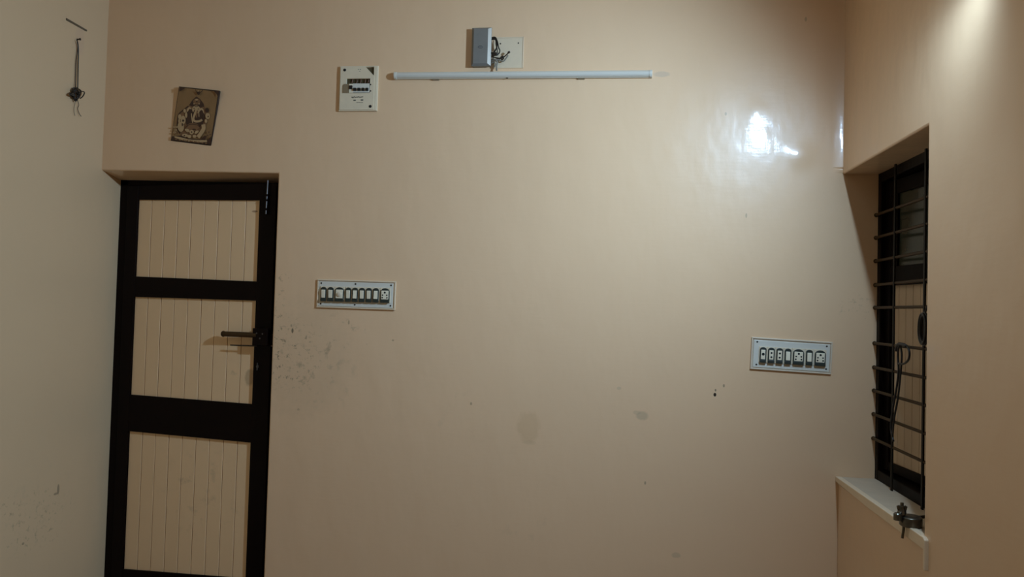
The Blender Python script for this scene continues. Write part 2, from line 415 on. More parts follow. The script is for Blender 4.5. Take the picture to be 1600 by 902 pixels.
# tower bolt at the top of the leaf
b = MB()
t0 = atL(417, 283, .012); t1 = atL(415, 335, .012)
b.box(t1.x-.010, t1.x+.010, yl-.004, yl, t1.z, t0.z-.06)
tb = obj('tower_bolt', b, M_dark, door, bevel=0.001)
b = MB(); b.cyl((t1.x, yl-.010, t1.z+.002), (t1.x+.004, yl-.010, t0.z+.004), .0038)
obj('bolt_rod', b, M_bolt, tb, smooth='angle')
b = MB()
for zz in (t1.z+.02, t1.z+.065, t0.z-.075): b.box(t1.x-.008, t1.x+.008, yl-.015, yl-.003, zz, zz+.010)
obj('bolt_guide', b, M_dark, tb, bevel=0.001)
# sliding latch with its plate
pl0 = atL(394.5, 513, .03); pl1 = atL(417, 541, .03)
b = MB(); b.box(pl0.x, pl1.x, yl-.030, yl, pl1.z, pl0.z)
b.box(pl1.x, pl1.x+.030, yl-.010, yl, pl1.z+.01, pl0.z-.025)
la = obj('door_latch', b, M_dark, door, bevel=0.003)
b = MB()
h0 = atL(346, 522, .035)
b.tube([(h0.x, yl-.021, h0.z), (h0.x+.06, yl-.021, h0.z), (pl0.x+.02, yl-.020, h0.z)], .0130, n=14, sub=4)
b.lathe((h0.x+.004, yl-.021, h0.z), (-1, 0, 0), [(0, .0150), (.006, .0150), (.010, .012), (.013, .004)], 14)
obj('latch_bar', b, M_brass, la, smooth='angle', label='dull brass bar')
b = MB()
h1 = atL(358, 539.5, .025)
b.tube([(h1.x, yl-.015, h1.z), (h1.x+.06, yl-.015, h1.z), (pl0.x+.02, yl-.014, h1.z+.001)], .0032, n=8)
obj('latch_rod', b, M_wire_b, la, smooth='angle')
b = MB()
for px, py in ((401, 521), (410, 522), (406, 529), (421, 541)):
    c = atL(px, py, .03); yy = yl-.030 if px < 415 else yl-.010
    b.lathe((c.x, yy, c.z), (0, -1, 0), [(0, .004), (.0015, .0038), (.0028, .0015)], 10)
obj('latch_screw', b, M_bolt, la, smooth='angle')
b = MB(); c = atL(402.5, 573)
b.lathe((c.x, yl, c.z), (0, -1, 0), [(0, .008), (.002, .0075), (.003, .004), (.003, .002)], 14)
b.box(c.x-.0022, c.x+.0022, yl-.005, yl, c.z-.018, c.z+.018)
obj('keyhole_plate', b, M_bolt, door, smooth='angle')

LEAF = False

# ------------------------------------------------------------------ the window
win = thing('window_1', 'dark framed casement with an upper glass pane above cream planks', 'window', (1.22, -.433, SZ), kind='structure')
b = MB()
fx0, fx1 = NX, NX+.075
b.box(fx0, fx1, -.034, 0.03, SZ-.02, LZ+.02); b.box(fx0, fx1, NY-.03, NY+.05, SZ-.02, LZ+.02)
b.box(fx0+.001, fx1, NY, 0, 2.098, LZ+.02); b.box(fx0+.001, fx1, NY, 0, SZ-.02, .855)
b.box(fx0+.022, fx1, -.480, -.464, .85, 2.10)
obj('window_frame', b, M_win, win, bevel=0.004)
def casement(hinge, sgn, ang, parent, Wd):
    """hinge (x, y): far edge of the leaf; sgn -1 runs towards the room's front"""
    ca, sa = math.cos(ang), math.sin(ang)
    def T(u, t, z):                           # u along the leaf, t thickness outwards
        return (hinge[0] + u*sa + t*ca, hinge[1] + sgn*(u*ca - t*sa), z)
    def bx(mb, u0, u1, t0, t1, z0, z1):
        mb.hexa([T(u0, t0, z0), T(u1, t0, z0), T(u1, t0, z1), T(u0, t0, z1)], [T(u0, t1, z0), T(u1, t1, z0), T(u1, t1, z1), T(u0, t1, z1)])
    b = MB()
    bx(b, 0, .048, 0, .034, .862, 2.094); bx(b, Wd-.05, Wd, 0, .034, .862, 2.094)
    bx(b, .048, Wd-.05, .001, .033, .862, .900); bx(b, .048, Wd-.05, .001, .033, 1.646, 1.727); bx(b, .048, Wd-.05, .001, .033, 2.034, 2.094)
    bx(b, .048, .098, .002, .030, 1.727, 2.034)
    bx(b, .048, Wd-.05, -.006, .001, 1.646, 1.654)
    lf = obj('casement_leaf', b, M_win, parent, bevel=0.002)
    b = MB(); bx(b, .098, Wd-.05, .012, .017, 1.722, 2.04)
    obj('glass_pane', b, M_glass, lf)
    b = MB()
    n = round((Wd-.098)/.0555); w = (Wd-.098)/n
    for i in range(n):
        u0 = .048+i*w
        b.mi = 0; bx(b, u0+.0012, u0+w-.0012, .010, .020, .895, 1.65)
    b.mi = 1; bx(b, .048, Wd-.05, .0202, .025, .895, 1.65)
    obj('plank_panel', b, [M_wplank, M_gap], lf, bevel=0.001, seg=1)
    return lf
casement((NX+.020, -.030), -1, math.radians(6.5), win, .432)
casement((NX+.020, NY+.044), 1, math.radians(2), win, .345)

# iron grille in front of the casement
gr = thing('window_grille', 'dark iron grille of ten level rods in the window niche', 'grille', (1.18, -.433, SZ))
zs = [1.958, 1.858, 1.756, 1.651, 1.552, 1.397, 1.292, 1.191, 1.089, .984]
for z in zs:
    b = MB(); b.cyl((1.181, NY-.01, z), (1.181, .008, z), .0062, n=12)
    b.lathe((1.182, -.001, z), (0, -1, 0), [(0, .0095), (.005, .009), (.010, .0062)], 12)
    obj('grille_rod', b, M_rod, gr, smooth='angle')
for y0 in (-.226, -.513, -.74):
    b = MB(); b.box(1.1735, 1.1800, y0-.007, y0+.007, SZ-.005, LZ+.005)
    obj('grille_upright', b, M_iron, gr, bevel=0.001)

# black cable looped over a rod and a coil beside the upright
b = MB()
X0 = 1.160
def c(px, py, x=X0): return atX(px, py, x)
b.tube([c(1396, 690), c(1392, 668), c(1395, 640, 1.155), c(1400, 612), c(1404, 580), c(1403, 556), c(1405, 541, 1.158), c(1412, 539, 1.164), c(1418, 542), c(1421, 552), c(1419, 563), c(1411, 569), c(1403, 568)], .0042, n=8)
b.tube([c(1394, 690), c(1397, 655), c(1403, 622), c(1407, 585), c(1409, 556), c(1407, 541, 1.163)], .0040, n=8)
b.tube([c(1400, 548), c(1403, 538.5, 1.156), c(1410, 538, 1.156), c(1416, 541, 1.158)], .0062, n=8)
tag(obj('looped_cable', b, M_cable, None, smooth=True), 'thin black cable knotted on a grille rod and hanging down', 'cable')
b = MB()
ctr = atX(1444, 514, 1.135)
for k, (rr, oo) in enumerate(((.052, 0), (.047, .004), (.043, -.004), (.049, -.007))):
    b.tube([(ctr.x+oo, ctr.y+.030*rr/.05*math.cos(a*PI/5), ctr.z+rr*1.1*math.sin(a*PI/5)) for a in range(10)], .0042, n=8, sub=4, closed=True)
b.tube([(ctr.x, ctr.y, ctr.z+.05), (ctr.x+.012, ctr.y-.006, ctr.z+.09), (1.158, ctr.y-.002, 1.562)], .0035)
tag(obj('cable_coil', b, M_cable, None, smooth=True), 'small dark cable coil at the niche edge, level with the middle rods', 'cable')

# metal clamp lying on the sill
cl = thing('metal_clamp', 'small weathered round metal clamp with wing nut on the window sill', 'clamp', (1.03, -.80, SZ))
c0 = atZ(1420, 822, SZ+.004); cX, cY = c0.x+.01, c0.y+.01
b = MB(); b.lathe((cX, cY, SZ+.001), (0, 0, 1), [(0, .032), (.003, .035), (.030, .035), (.034, .031), (.036, .020), (.036, .004)], 28)
obj('clamp_drum', b, M_rust, cl, smooth='angle')
b = MB(); b.tube([(cX+.02, cY, SZ+.030), (cX+.06, cY+.01, SZ+.034), (cX+.10, cY+.03, SZ+.030), (1.170, cY+.07, SZ+.022)], .0055, n=10)
obj('clamp_arm', b, M_wire_b, cl, smooth=True)
b = MB()
b.cyl((cX-.030, cY-.004, SZ+.01), (cX-.030, cY-.004, SZ+.078), .0055, n=12)
b.lathe((cX-.030, cY-.004, SZ+.040), (0, 0, 1), [(0, .014), (.012, .013), (.020, .009)], 6)
obj('clamp_stud', b, M_rust, cl, smooth='angle')
b = MB()
for sg in (-1, 1):
    b.prism([(cX-.030+sg*.004, cY-.007, SZ+.050), (cX-.030+sg*.014, cY-.007, SZ+.053), (cX-.030+sg*.017, cY-.007, SZ+.066), (cX-.030+sg*.010, cY-.007, SZ+.070)],
            [(cX-.030+sg*.004, cY-.001, SZ+.050), (cX-.030+sg*.014, cY-.001, SZ+.053), (cX-.030+sg*.017, cY-.001, SZ+.066), (cX-.030+sg*.010, cY-.001, SZ+.070)])
b.cyl((cX-.030, cY-.004, SZ+.050), (cX-.030, cY-.004, SZ+.068), .010, n=12)
obj('wing_nut', b, M_rust, cl, bevel=0.001)
b = MB(); b.tube([(cX-.034, cY-.01, SZ+.05), (cX-.044, cY-.016, SZ+.030), (XR-.022, cY-.006, SZ+.006), (XR-.024, cY-.002, SZ-.040)], .0045, n=8)
b.lathe((cX-.047, cY-.014, SZ+.022), (0, 0, 1), [(0, .013), (.020, .013), (.024, .009)], 12)
obj('clamp_hook', b, M_rust, cl, smooth='angle')

# ------------------------------------------------------------------ switchboards
def arch(x, z, w, h, n=8):                    # outline with a round top, flat bottom, centred
    r = w/2; zc = z+h/2-r*.75
    pts = [(x-r, z-h/2), (x+r, z-h/2), (x+r, zc)]
    for i in range(1, n): a = PI*i/n; pts.append((x+r*math.cos(a), zc+r*.75*math.sin(a)))
    pts.append((x-r, zc)); return pts
def module(kind, x, z, w, h, y, parent, on=False):
    m = MB(); m.box(x-w/2+.0006, x+w/2-.0006, y-.004, y, z-h/2, z+h/2)
    name = {'switch': 'switch', 'bell': 'bell_push', 'two': 'two_pin_socket', 'five': 'five_pin_socket', 'lamp': 'fuse_holder'}[kind]
    base = obj(name, m, M_cream, parent, bevel=0.001)
    m = MB(); m.poly_y(arch(x, z-.0005, w-.0075, h-.005), y-.0085, y-.003)
    obj('dark_arch', m, M_bake, base, bevel=0.0012)
    m = MB(); m.box(x-w/2+.0042, x+w/2-.0042, y-.0125, y-.003, z-h/2, z-h/2+h*.19)
    obj('foot_bar', m, M_bake, base, bevel=0.0015)
    m = MB(); lw = w*.52 if kind in ('switch', 'two', 'lamp') else w*.68
    zl0, zl1 = z-h*.27, z+h*.27
    if kind == 'switch':
        k = 1 if on else -1
        m.hexa([(x-lw/2, y-.012-.002*k, zl0), (x+lw/2, y-.012-.002*k, zl0), (x+lw/2, y-.012+.002*k, zl1), (x-lw/2, y-.012+.002*k, zl1)],
               [(x-lw/2, y-.007, zl0), (x+lw/2, y-.007, zl0), (x+lw/2, y-.007, zl1), (x-lw/2, y-.007, zl1)])
        obj('lever', m, M_lever, base, bevel=0.0015)
    else:
        m.box(x-lw/2, x+lw/2, y-.0105, y-.007, zl0-.001, zl1+.002)
        obj('face_plate', m, M_lever, base, bevel=0.0015)
        m = MB(); yy = y-.0107
        def dot(dx, dz, r): m.cyl((x+dx, yy-.0003, z+dz), (x+dx, yy+.001, z+dz), r, n=14)
        if kind == 'bell':
            m.lathe((x, yy, z-.001), (0, -1, 0), [(0, w*.22), (.003, w*.21), (.0045, w*.15), (.005, w*.05)], 20)
            obj('push_button', m, M_rimr, base, smooth='angle')
        elif kind == 'lamp':
            dot(0, .002, .0062); obj('pin_hole', m, M_hole, base)
        elif kind == 'two':
            dot(0, h*.13, .0042); dot(0, -h*.13, .0042); obj('pin_hole', m, M_hole, base)
        else:
            dot(0, h*.17, .0046)
            for sg in (-1, 1): dot(sg*w*.20, 0, .0034); dot(sg*w*.22, -h*.17, .0036)
            obj('pin_hole', m, M_hole, base)

def board(name, label, corners, inner, screws, mods, rim, tilt):
    C_ = [atY(*q) for q in corners]
    ce = sum(C_, Vector())/4
    bd = thing(name, label, 'switchboard', (ce.x, 0, ce.z))
    bd.rotation_euler = (0, tilt, 0); bd['_local'] = 1
    ct, st = math.cos(tilt), math.sin(tilt)
    def loc(px, py):                          # photo position -> the board's own axes
        p = atY(px, py, -.008); dx, dz = p.x-ce.x, p.z-ce.z
        return (dx*ct - dz*st, dx*st + dz*ct)
    q = [loc(*k) for k in corners]
    x0 = (q[0][0]+q[3][0])/2; x1 = (q[1][0]+q[2][0])/2; z1 = (q[0][1]+q[1][1])/2; z0 = (q[2][1]+q[3][1])/2
    m = MB(); t = .007
    m.box(x0, x1, -.009, .012, z1-t, z1); m.box(x0, x1, -.009, .012, z0, z0+t)
    m.box(x0, x0+t, -.0085, .012, z0+t, z1-t); m.box(x1-t, x1, -.0085, .012, z0+t, z1-t)
    m.box(x0+t, x1-t, -.0045, .012, z0+t, z1-t)
    obj('board_rim', m, rim, bd, bevel=0.002)
    q = [loc(*k) for k in inner]
    a0 = (q[0][0]+q[3][0])/2; a1 = (q[1][0]+q[2][0])/2; c1 = (q[0][1]+q[1][1])/2; c0 = (q[2][1]+q[3][1])/2
    m = MB(); m.box(a0, a1, -.0075, -.003, c0, c1)
    obj('cover_plate', m, M_white, bd, bevel=0.0015)
    for k in screws:
        u, v = loc(*k); m = MB()
        m.lathe((u, -.0074, v), (0, -1, 0), [(0, .0042), (.0012, .0038), (.002, .002)], 12)
        obj('screw', m, M_screw, bd, smooth='angle')
    for kind, pa, pb, pt, pbm, on in mods:
        u0, v1 = loc(pa, pt); u1, v0 = loc(pb, pbm)
        uc, vc = loc((pa+pb)/2, (pt+pbm)/2)
        module(kind, uc, vc, abs(u1-u0)*.985, .0715, -.0072, bd, on)
    return bd
mods = []
for kind, a, b_ in (('switch', 500.9, 511.2), ('switch', 511.6, 522.6), ('bell', 523.2, 538.6), ('switch', 539.6, 549.7), ('switch', 550.0, 560.3), ('switch', 560.8, 571.2), ('switch', 571.6, 582), ('switch', 582.3, 593), ('five', 594, 610)):
    s_ = (a+b_)/2-555; mods.append((kind, a, b_, 448.6+s_*.024, 472.2+s_*.024, random.random() > .5))
board('switchboard', 'nine module white switchboard on the wall beside the door', [(495, 437), (619, 439), (616.5, 485), (495, 480.5)],
      [(497.5, 440.5), (614.5, 442), (613, 482), (497.5, 478)], [(502, 442.5), (555.5, 444), (611, 446), (501, 474.8), (554.3, 476.3), (610, 478)], mods, M_rim, math.radians(0.4))
mods = []
for kind, a, b_ in (('lamp', 1185.8, 1197.8), ('two', 1198.6, 1210.6), ('two', 1211.6, 1223.6), ('switch', 1224.6, 1236.6), ('five', 1237.6, 1256.6), ('switch', 1257.8, 1270), ('five', 1271.5, 1290.5)):
    s_ = (a+b_)/2-1238; mods.append((kind, a, b_, 545.0+s_*.058, 568.7+s_*.058, True))
board('switchboard', 'seven module white switchboard on the wall near the window', [(1174, 526.5), (1301, 535), (1299, 586), (1173, 576.5)],
      [(1178, 531), (1297, 539), (1295.5, 582.5), (1176.5, 573)], [(1183.3, 534.3), (1292, 541.5), (1181.8, 569.8), (1290.8, 577)], mods, M_rimr, math.radians(2.0))

# ------------------------------------------------------------------ breaker box
def P(px, py, y=0): p = atY(px, py, y); return p.x, p.z
ce = atY(559, 138)
db = thing('breaker_box', 'white breaker box with broken top corner on the upper wall', 'breaker box', (ce.x, 0, ce.z))
yf = -.014
x0, z1 = P(531.5, 104, yf); x1, z0 = P(587, 172, yf)
wx0, wz1 = P(541.3, 123, yf); wx1, wz0 = P(577.6, 145.2, yf)
b = MB()
b.box(x0-.002, x0+.003, -.010, .02, z0-.003, z1+.003); b.box(x1-.003, x1+.004, -.010, .02, z0-.003, z1+.003)
b.box(x0+.003, x1-.003, -.010, .02, z0-.003, z0+.002); b.box(x0+.003, x1-.003, -.010, .02, z1-.002, z1+.003)
b.box(x1-.016, x1, -.0115, -.004, z0, z1)
obj('box_rim', b, M_cream, db, bevel=0.001)
kx0, kz0 = P(571, 104.3, yf); kx1, kz1 = P(584, 119, yf)
xr = x1-.012
b = MB()                                       # front cover: pieces around the window, top right corner broken off
b.poly_y([(x0+.003, wz1), (xr, wz1), (xr, kz1), (kx0, z1-.002), (x0+.003, z1-.002)], yf, -.004)
b.box(x0+.003, wx0, yf, -.004, wz0, wz1); b.box(wx1, xr, yf, -.004, wz0, wz1); b.box(x0+.003, xr, yf, -.004, z0+.002, wz0)
obj('front_cover', b, M_cream, db)
b = MB(); b.box(x0+.004, x1-.004, -.003, -.001, z0+.004, z1-.004)
obj('box_inside', b, M_olive, db)
b = MB()
cx0, cz1 = P(536, 131.5, yf); cx1, cz0 = P(545.5, 145.5, yf)
b.poly_y([(cx0+.006, cz1), (cx1, cz1), (cx1, cz0), (cx0, cz0), (cx0, cz1-.008)], yf-.003, yf)
obj('smoked_flap', b, M_cover, db, bevel=0.001)
for px0, px1 in ((551.5, 558), (558.2, 564.4), (564.6, 570.6), (570.8, 577)):
    b = MB(); a0, c1 = P(px0, 130.5, yf); a1, c0 = P(px1, 144.6, yf)
    b.box(a0+.0004, a1-.0004, yf-.001, -.003, c0, c1)
    br = obj('breaker', b, M_white, db, bevel=0.001)
    b = MB(); b.box(a0+.004, a1-.004, yf-.008, yf, c0+.007, c0+.021)
    obj('toggle', b, M_black, br, bevel=0.001)
b = MB(); a0, c1 = P(545.6, 131, yf); a1, c0 = P(551.3, 145, yf); b.box(a0, a1, yf-.001, -.003, c0, c1)
br = obj('main_breaker', b, M_lever, db, bevel=0.001)
b = MB(); b.box(a0+.003, a1-.002, yf-.008, yf, c0+.017, c0+.034)
obj('toggle', b, M_black, br, bevel=0.001)
b = MB()
for px, py in ((550, 126), (557, 127.5), (563, 127), (570, 127.5), (575, 126.5)):
    a, c_ = P(px, py, -.006); b.tube([(a, -.004, c_+.012), (a+.004, -.009, c_), (a-.001, -.006, c_-.012)], .0022, n=6)
obj('inner_wire', b, mat('pink_brown_wire', (.20, .10, .07), .5), db, smooth=True)
for px, py in ((538.6, 109.5), (578.6, 166.3), (579.0, 142.2), (578.9, 132.2)):
    a, c_ = P(px, py, yf); r = .0072 if px < 540 or py > 160 else .0036
    b = MB(); b.lathe((a, yf+.001, c_), (0, -1, 0), [(0, r), (.0022, r*.95), (.0032, r*.5)], 14)
    obj('screw', b, M_hole, db, smooth='angle')
b = MB()                                        # worn, unreadable maker's print
rr = random.Random(5)
for i in range(15):
    px = 549.8+i*1.22; a, c_ = P(px, 151.6+rr.uniform(-.5, .6), yf); b.box(a-.0010, a+.0014, yf-.0006, yf+.0006, c_-.0024-rr.random()*.002, c_+.0022)
obj('worn_print', b, M_ink, db)
for px0, px1, py in ((552.3, 556, 156.8), (563.6, 567.6, 156.4)):
    b = MB(); a, c_ = P(px0, py, yf); a2, _ = P(px1, py, yf); b.box(a, a2, yf-.0006, yf+.0006, c_-.0028, c_+.0028); obj('print_mark', b, M_ink, db)
b = MB()
for i in range(8):
    a, c_ = P(557.3+i*1.3, 160.2, yf); b.box(a, a+.0022, yf-.0006, yf+.0006, c_-.0018, c_+.0014)
obj('worn_print', b, M_ink, db)
b = MB()
for px, py in ((560, 108.5), (563, 108.5), (562, 111.5)):
    a, c_ = P(px, py, yf); b.box(a-.002, a+.003, yf-.0006, yf+.0006, c_-.001, c_+.001)
obj('worn_print', b, M_ink, db)

# ------------------------------------------------------------------ tube light batten
tl = thing('batten_light', 'unlit white batten tube light fixed high on the back wall', 'light', (-.405, 0, 2.60))
A = atY(616, 118.0, -.017); Bp = atY(1019, 114.9, -.017)
ang = math.atan2(Bp.z-A.z, Bp.x-A.x)
def L_(u, y, w): return (A.x + u*math.cos(ang) - w*math.sin(ang), y, A.z + u*math.sin(ang) + w*math.cos(ang))
Ln = (Bp-A).length
def prof_y(mb, prof, u0, u1): mb.prism([L_(u0, y, w) for y, w in prof], [L_(u1, y, w) for y, w in prof])
dprof = [(-.008, -.0145)] + [(-.015-.013*math.cos(k*PI/8), -.0145*math.cos(k*PI/8) if 0 else 0.0145*math.sin((k-4)*PI/8)) for k in range(0, 0)]
dprof = [(-.014-.0145*math.cos(t*PI/10), .0150*math.sin(t*PI/10)) for t in range(-5, 6)]
b = MB(); prof_y(b, dprof, .012, Ln-.012)
obj('diffuser', b, mat('milky_tube_plastic', (.66, .62, .53), .35), tl, smooth='angle')
b = MB(); prof_y(b, [(0, -.0155), (-.0145, -.0165), (-.0145, .0165), (0, .0155)], 0, Ln)
obj('housing', b, mat('housing_white', (.74, .69, .58), .4), tl, bevel=0.001)
for u0, u1 in ((0, .012), (Ln-.012, Ln)):
    b = MB(); prof_y(b, [(-.001, -.0175)]+[(-.014-.0165*math.cos(t*PI/10), .0172*math.sin(t*PI/10)) for t in range(-5, 6)]+[(-.001, .0175)], u0, u1)
    obj('end_cap', b, M_white, tl, bevel=0.001)
for u in (.20, .885):
    b = MB(); prof_y(b, [(0, -.021), (-.008, -.021), (-.012, -.016), (0, -.0155)], u-.016, u+.016)
    obj('clip', b, M_cover, tl, bevel=0.001)
b = MB(); a = atY(793, 121.5); b.cyl((a.x, .005, a.z), (a.x, -.016, a.z-.004), .0028, n=10); b.cyl((a.x, -.016, a.z-.004), (a.x, -.018, a.z-.0045), .0055, n=12)
tag(obj('nail', b, M_screw, None, smooth='angle'), 'tiny nail head just below the batten light', 'nail')

# ------------------------------------------------------------------ grey metal box, blank plate and loose wires
ce = atY(752, 72)
mbx = thing('metal_box', 'grey metal box above the batten light, right edge coloured as if lit', 'box', (ce.x, 0, ce.z))
yb = -.034
x0, z1 = P(737.3, 42.5, yb); x1, _ = P(768.2, 42, yb); _, z0 = P(740, 102.5, yb)
b = MB(); b.box(x0+.003, x1-.004, -.022, .004, z0+.002, z1-.003)
obj('box_body', b, M_steel, mbx, bevel=0.003)
b = MB()
o_ = [(x0, z0), (x1, z0), (x1, z1), (x0, z1)]; i_ = [(x0+.010, z0+.010), (x1-.016, z0+.010), (x1-.016, z1-.008), (x0+.010, z1-.008)]
V = [b.bm.verts.new((x, -.020, z)) for x, z in o_]; V2 = [b.bm.verts.new((x, -.026, z)) for x, z in o_]; V3 = [b.bm.verts.new((x, yb, z)) for x, z in i_]
b.face(V)
for k in range(4):
    b.mi = 0; b.face((V[k], V[(k+1) % 4], V2[(k+1) % 4], V2[k]))
    b.mi = 1 if k == 1 else 0; b.face((V2[k], V2[(k+1) % 4], V3[(k+1) % 4], V3[k]))
b.mi = 0; b.face(V3)
lid = obj('box_lid', b, [M_steel, M_steel_lit], mbx, bevel=0.0015)
a, c_ = P(750.5, 73.5, yb)
b = MB()
ring = [(a+.010*math.cos(t*PI/10), yb-.0004, c_+.006*math.sin(t*PI/10)) for t in range(20)]
b.tube(ring, .0011, n=6, sub=1, closed=True)
b.box(a-.005, a+.005, yb-.0008, yb+.0004, c_-.0012, c_+.0012)
obj('stamped_emblem', b, mat('stamp_grey', (.12, .13, .135), .5, metal=.3), lid)

x0, z1 = P(772, 58.5); x1, z0 = P(817.5, 106.5)
bp_ = thing('blank_plate', 'wall coloured blank cover plate beside the grey metal box', 'cover plate', ((x0+x1)/2, 0, (z0+z1)/2))
b = MB(); t = .0045
b.box(x0, x1, -.0035, .004, z1-t, z1); b.box(x0, x1, -.0035, .004, z0, z0+t*.7); b.box(x1-t, x1, -.0035, .004, z0, z1); b.box(x0, x0+t, -.0035, .004, z0, z1)
obj('plate_rim', b, M_rim, bp_, bevel=0.001)
b = MB(); b.box(x0+t, x1-t, -.0015, .004, z0+t*.7, z1-t)
obj('plate', b, mat('plate_paint', (.76, .61, .42), .45, noise=.06, nscale=30), bp_)
for px, py in ((782, 68.5), (810, 67.5)):
    a, c_ = P(px, py); b = MB(); b.lathe((a, -.001, c_), (0, -1, 0), [(0, .0036), (.0012, .0034), (.002, .001)], 12)
    obj('screw', b, M_screw, bp_, smooth='angle')
def Wp(*l): return [atY(px, py, -y) for px, py, y in l]
b = MB()
b.tube(Wp((766, 61, .02), (770, 58.5, .022), (774.5, 59, .026), (777.5, 66, .03), (779, 74, .028), (781, 79, .026), (779, 84, .024), (774, 85, .022)), .0030, n=8)
b.tube(Wp((767, 63, .016), (772, 60, .022), (776, 66, .024), (776, 74, .022), (773, 80, .02), (768, 84, .018)), .0034, n=8)
b.tube(Wp((768, 62, .024), (774, 62, .03), (775, 70, .032), (777, 78, .030), (776, 84, .02), (770, 84, .018)), .0026, n=8)
b.tube(Wp((766, 84, .020), (771, 83, .024), (777, 85, .022), (769, 86, .02)), .0058, n=8)
b.tube(Wp((766, 89, .018), (774, 90, .022), (781, 91.5, .02), (787, 89, .02), (791, 86, .024), (795, 81.5, .030)), .0030, n=8)
b.tube(Wp((783, 89, .02), (784, 93, .02), (787, 91, .022), (785, 88, .024), (782, 91, .022)), .0030, n=8)
b.tube(Wp((794, 82.5, .030), (796.5, 80.8, .033)), .0052, n=10)
tag(obj('dark_wires', b, M_wire_b, None, smooth=True), 'bunch of dark loose wires looping out of the grey metal box', 'wires')
b = MB()
b.tube(Wp((769, 92, .014), (775, 93, .02), (781, 94, .018), (786, 96, .016), (790, 92, .02), (794, 86, .024)), .0030, n=8)
b.tube(Wp((768, 95, .016), (774, 94, .024), (777, 97, .022), (776, 104, .020), (776, 110, .026)), .0038, n=8)
b.tube(Wp((768, 99, .016), (772, 97, .02), (774, 101, .02), (772, 105, .016)), .0030, n=8)
tag(obj('grey_wires', b, M_wire_g, None, smooth=True), 'stiff grey wire ends hanging below the metal box', 'wires')

# ------------------------------------------------------------------ framed deity picture on its board
nrm = Vector((0, 1, .055)); zt = 2.55                    # the board leans a little: its foot stands further off the wall
cc = nrm.dot(Vector((0, -.016, zt)))
yo = -.010
def pt(cx_, cy_, lift=0.0):                                # place in the close-up of the picture -> point on its leaning face
    return at(250+cx_/7.52, 120+cy_/7.52, nrm, cc-lift)
cor = [pt(222, 112), pt(700, 162), pt(601, 815), pt(124, 752)]
ce = sum(cor, Vector())/4
pic = thing('deity_picture', 'tilted brown picture board of a seated elephant headed deity above the door', 'picture', tuple(ce))
b = MB()
bk = [v + Vector((0, .012, 0)) for v in cor]
b.hexa([tuple(v) for v in cor], [tuple(v) for v in bk])
obj('picture_board', b, M_tile_b, pic, bevel=0.002)
b = MB()
m_in = [cor[i].lerp(ce, f_) for i, f_ in enumerate((.035, .05, .05, .035))]
off = Vector((0, -.0006, 0))
b.mi = 0; b.flat([v+off for v in m_in])
lay = [0.0008]
def nxt(): lay[0] += .00012; return lay[0]
def ell(mi, x, y, rx, ry, rot=0, n=18):
    l = nxt(); b.mi = mi; c_, s_ = math.cos(rot), math.sin(rot)
    b.flat([pt(x + rx*math.cos(2*PI*i/n)*c_ - ry*math.sin(2*PI*i/n)*s_, y + rx*math.cos(2*PI*i/n)*s_ + ry*math.sin(2*PI*i/n)*c_, l) for i in range(n)])
def pg(mi, pts):
    l = nxt(); b.mi = mi; b.flat([pt(x, y, l) for x, y in pts])
def stroke(mi, pts, w):
    l = nxt(); b.mi = mi
    R = []
    for i in range(len(pts)-1):
        p0, p1, p2, p3 = pts[max(i-1, 0)], pts[i], pts[i+1], pts[min(i+2, len(pts)-1)]
        for j in range(5):
            t = j/5; R.append(tuple(0.5*(2*p1[k]+(p2[k]-p0[k])*t+(2*p0[k]-5*p1[k]+4*p2[k]-p3[k])*t*t+(3*p1[k]-p0[k]-3*p2[k]+p3[k])*t**3) for k in (0, 1)))
    R.append(pts[-1])
    Lf, Rt = [], []
    for i, p in enumerate(R):
        q0, q1 = R[max(i-1, 0)], R[min(i+1, len(R)-1)]; dx, dy = q1[0]-q0[0], q1[1]-q0[1]; d = math.hypot(dx, dy) or 1
        Lf.append(b.bm.verts.new(pt(p[0]-dy/d*w/2, p[1]+dx/d*w/2, l))); Rt.append(b.bm.verts.new(pt(p[0]+dy/d*w/2, p[1]-dx/d*w/2, l)))
    for i in range(len(R)-1): b.face((Lf[i], Lf[i+1], Rt[i+1], Rt[i]))
# dark throne outline and silhouette
pg(2, [(235, 430), (300, 375), (345, 330), (385, 268), (428, 232), (472, 262), (515, 318), (530, 370), (570, 400), (575, 470), (548, 560), (530, 650), (470, 715), (250, 700), (225, 640), (205, 560), (210, 480)])
stroke(3, [(335, 345), (270, 395), (222, 440), (208, 500), (205, 600), (235, 665)], 14)
pg(3, [(340, 335), (385, 268), (428, 232), (472, 262), (512, 318), (520, 352), (478, 362), (430, 345), (375, 350)])
ell(2, 432, 292, 42, 36); ell(1, 430, 270, 16, 10); ell(1, 400, 318, 9, 7); ell(1, 460, 318, 9, 7); ell(3, 432, 292, 9, 9)
ell(1, 342, 398, 28, 42, .3); ell(3, 345, 400, 11, 24, .3); ell(1, 492, 405, 24, 38, -.3); ell(3, 492, 408, 9, 20, -.3)
pg(3, [(300, 430), (360, 380), (500, 400), (530, 470), (500, 560), (440, 600), (330, 600), (295, 520)])
ell(1, 425, 385, 48, 48); ell(3, 400, 372, 8, 5); ell(3, 450, 378, 8, 5); stroke(3, [(408, 345), (425, 352), (445, 347)], 7)
stroke(3, [(425, 390), (405, 440), (388, 500), (415, 535), (470, 530), (500, 510)], 42)
stroke(1, [(425, 390), (408, 440), (392, 495), (415, 524), (468, 520), (494, 503)], 25)
stroke(2, [(440, 400), (430, 440), (428, 480)], 16); stroke(1, [(370, 430), (372, 480), (385, 540)], 12); stroke(1, [(455, 420), (458, 470)], 9)
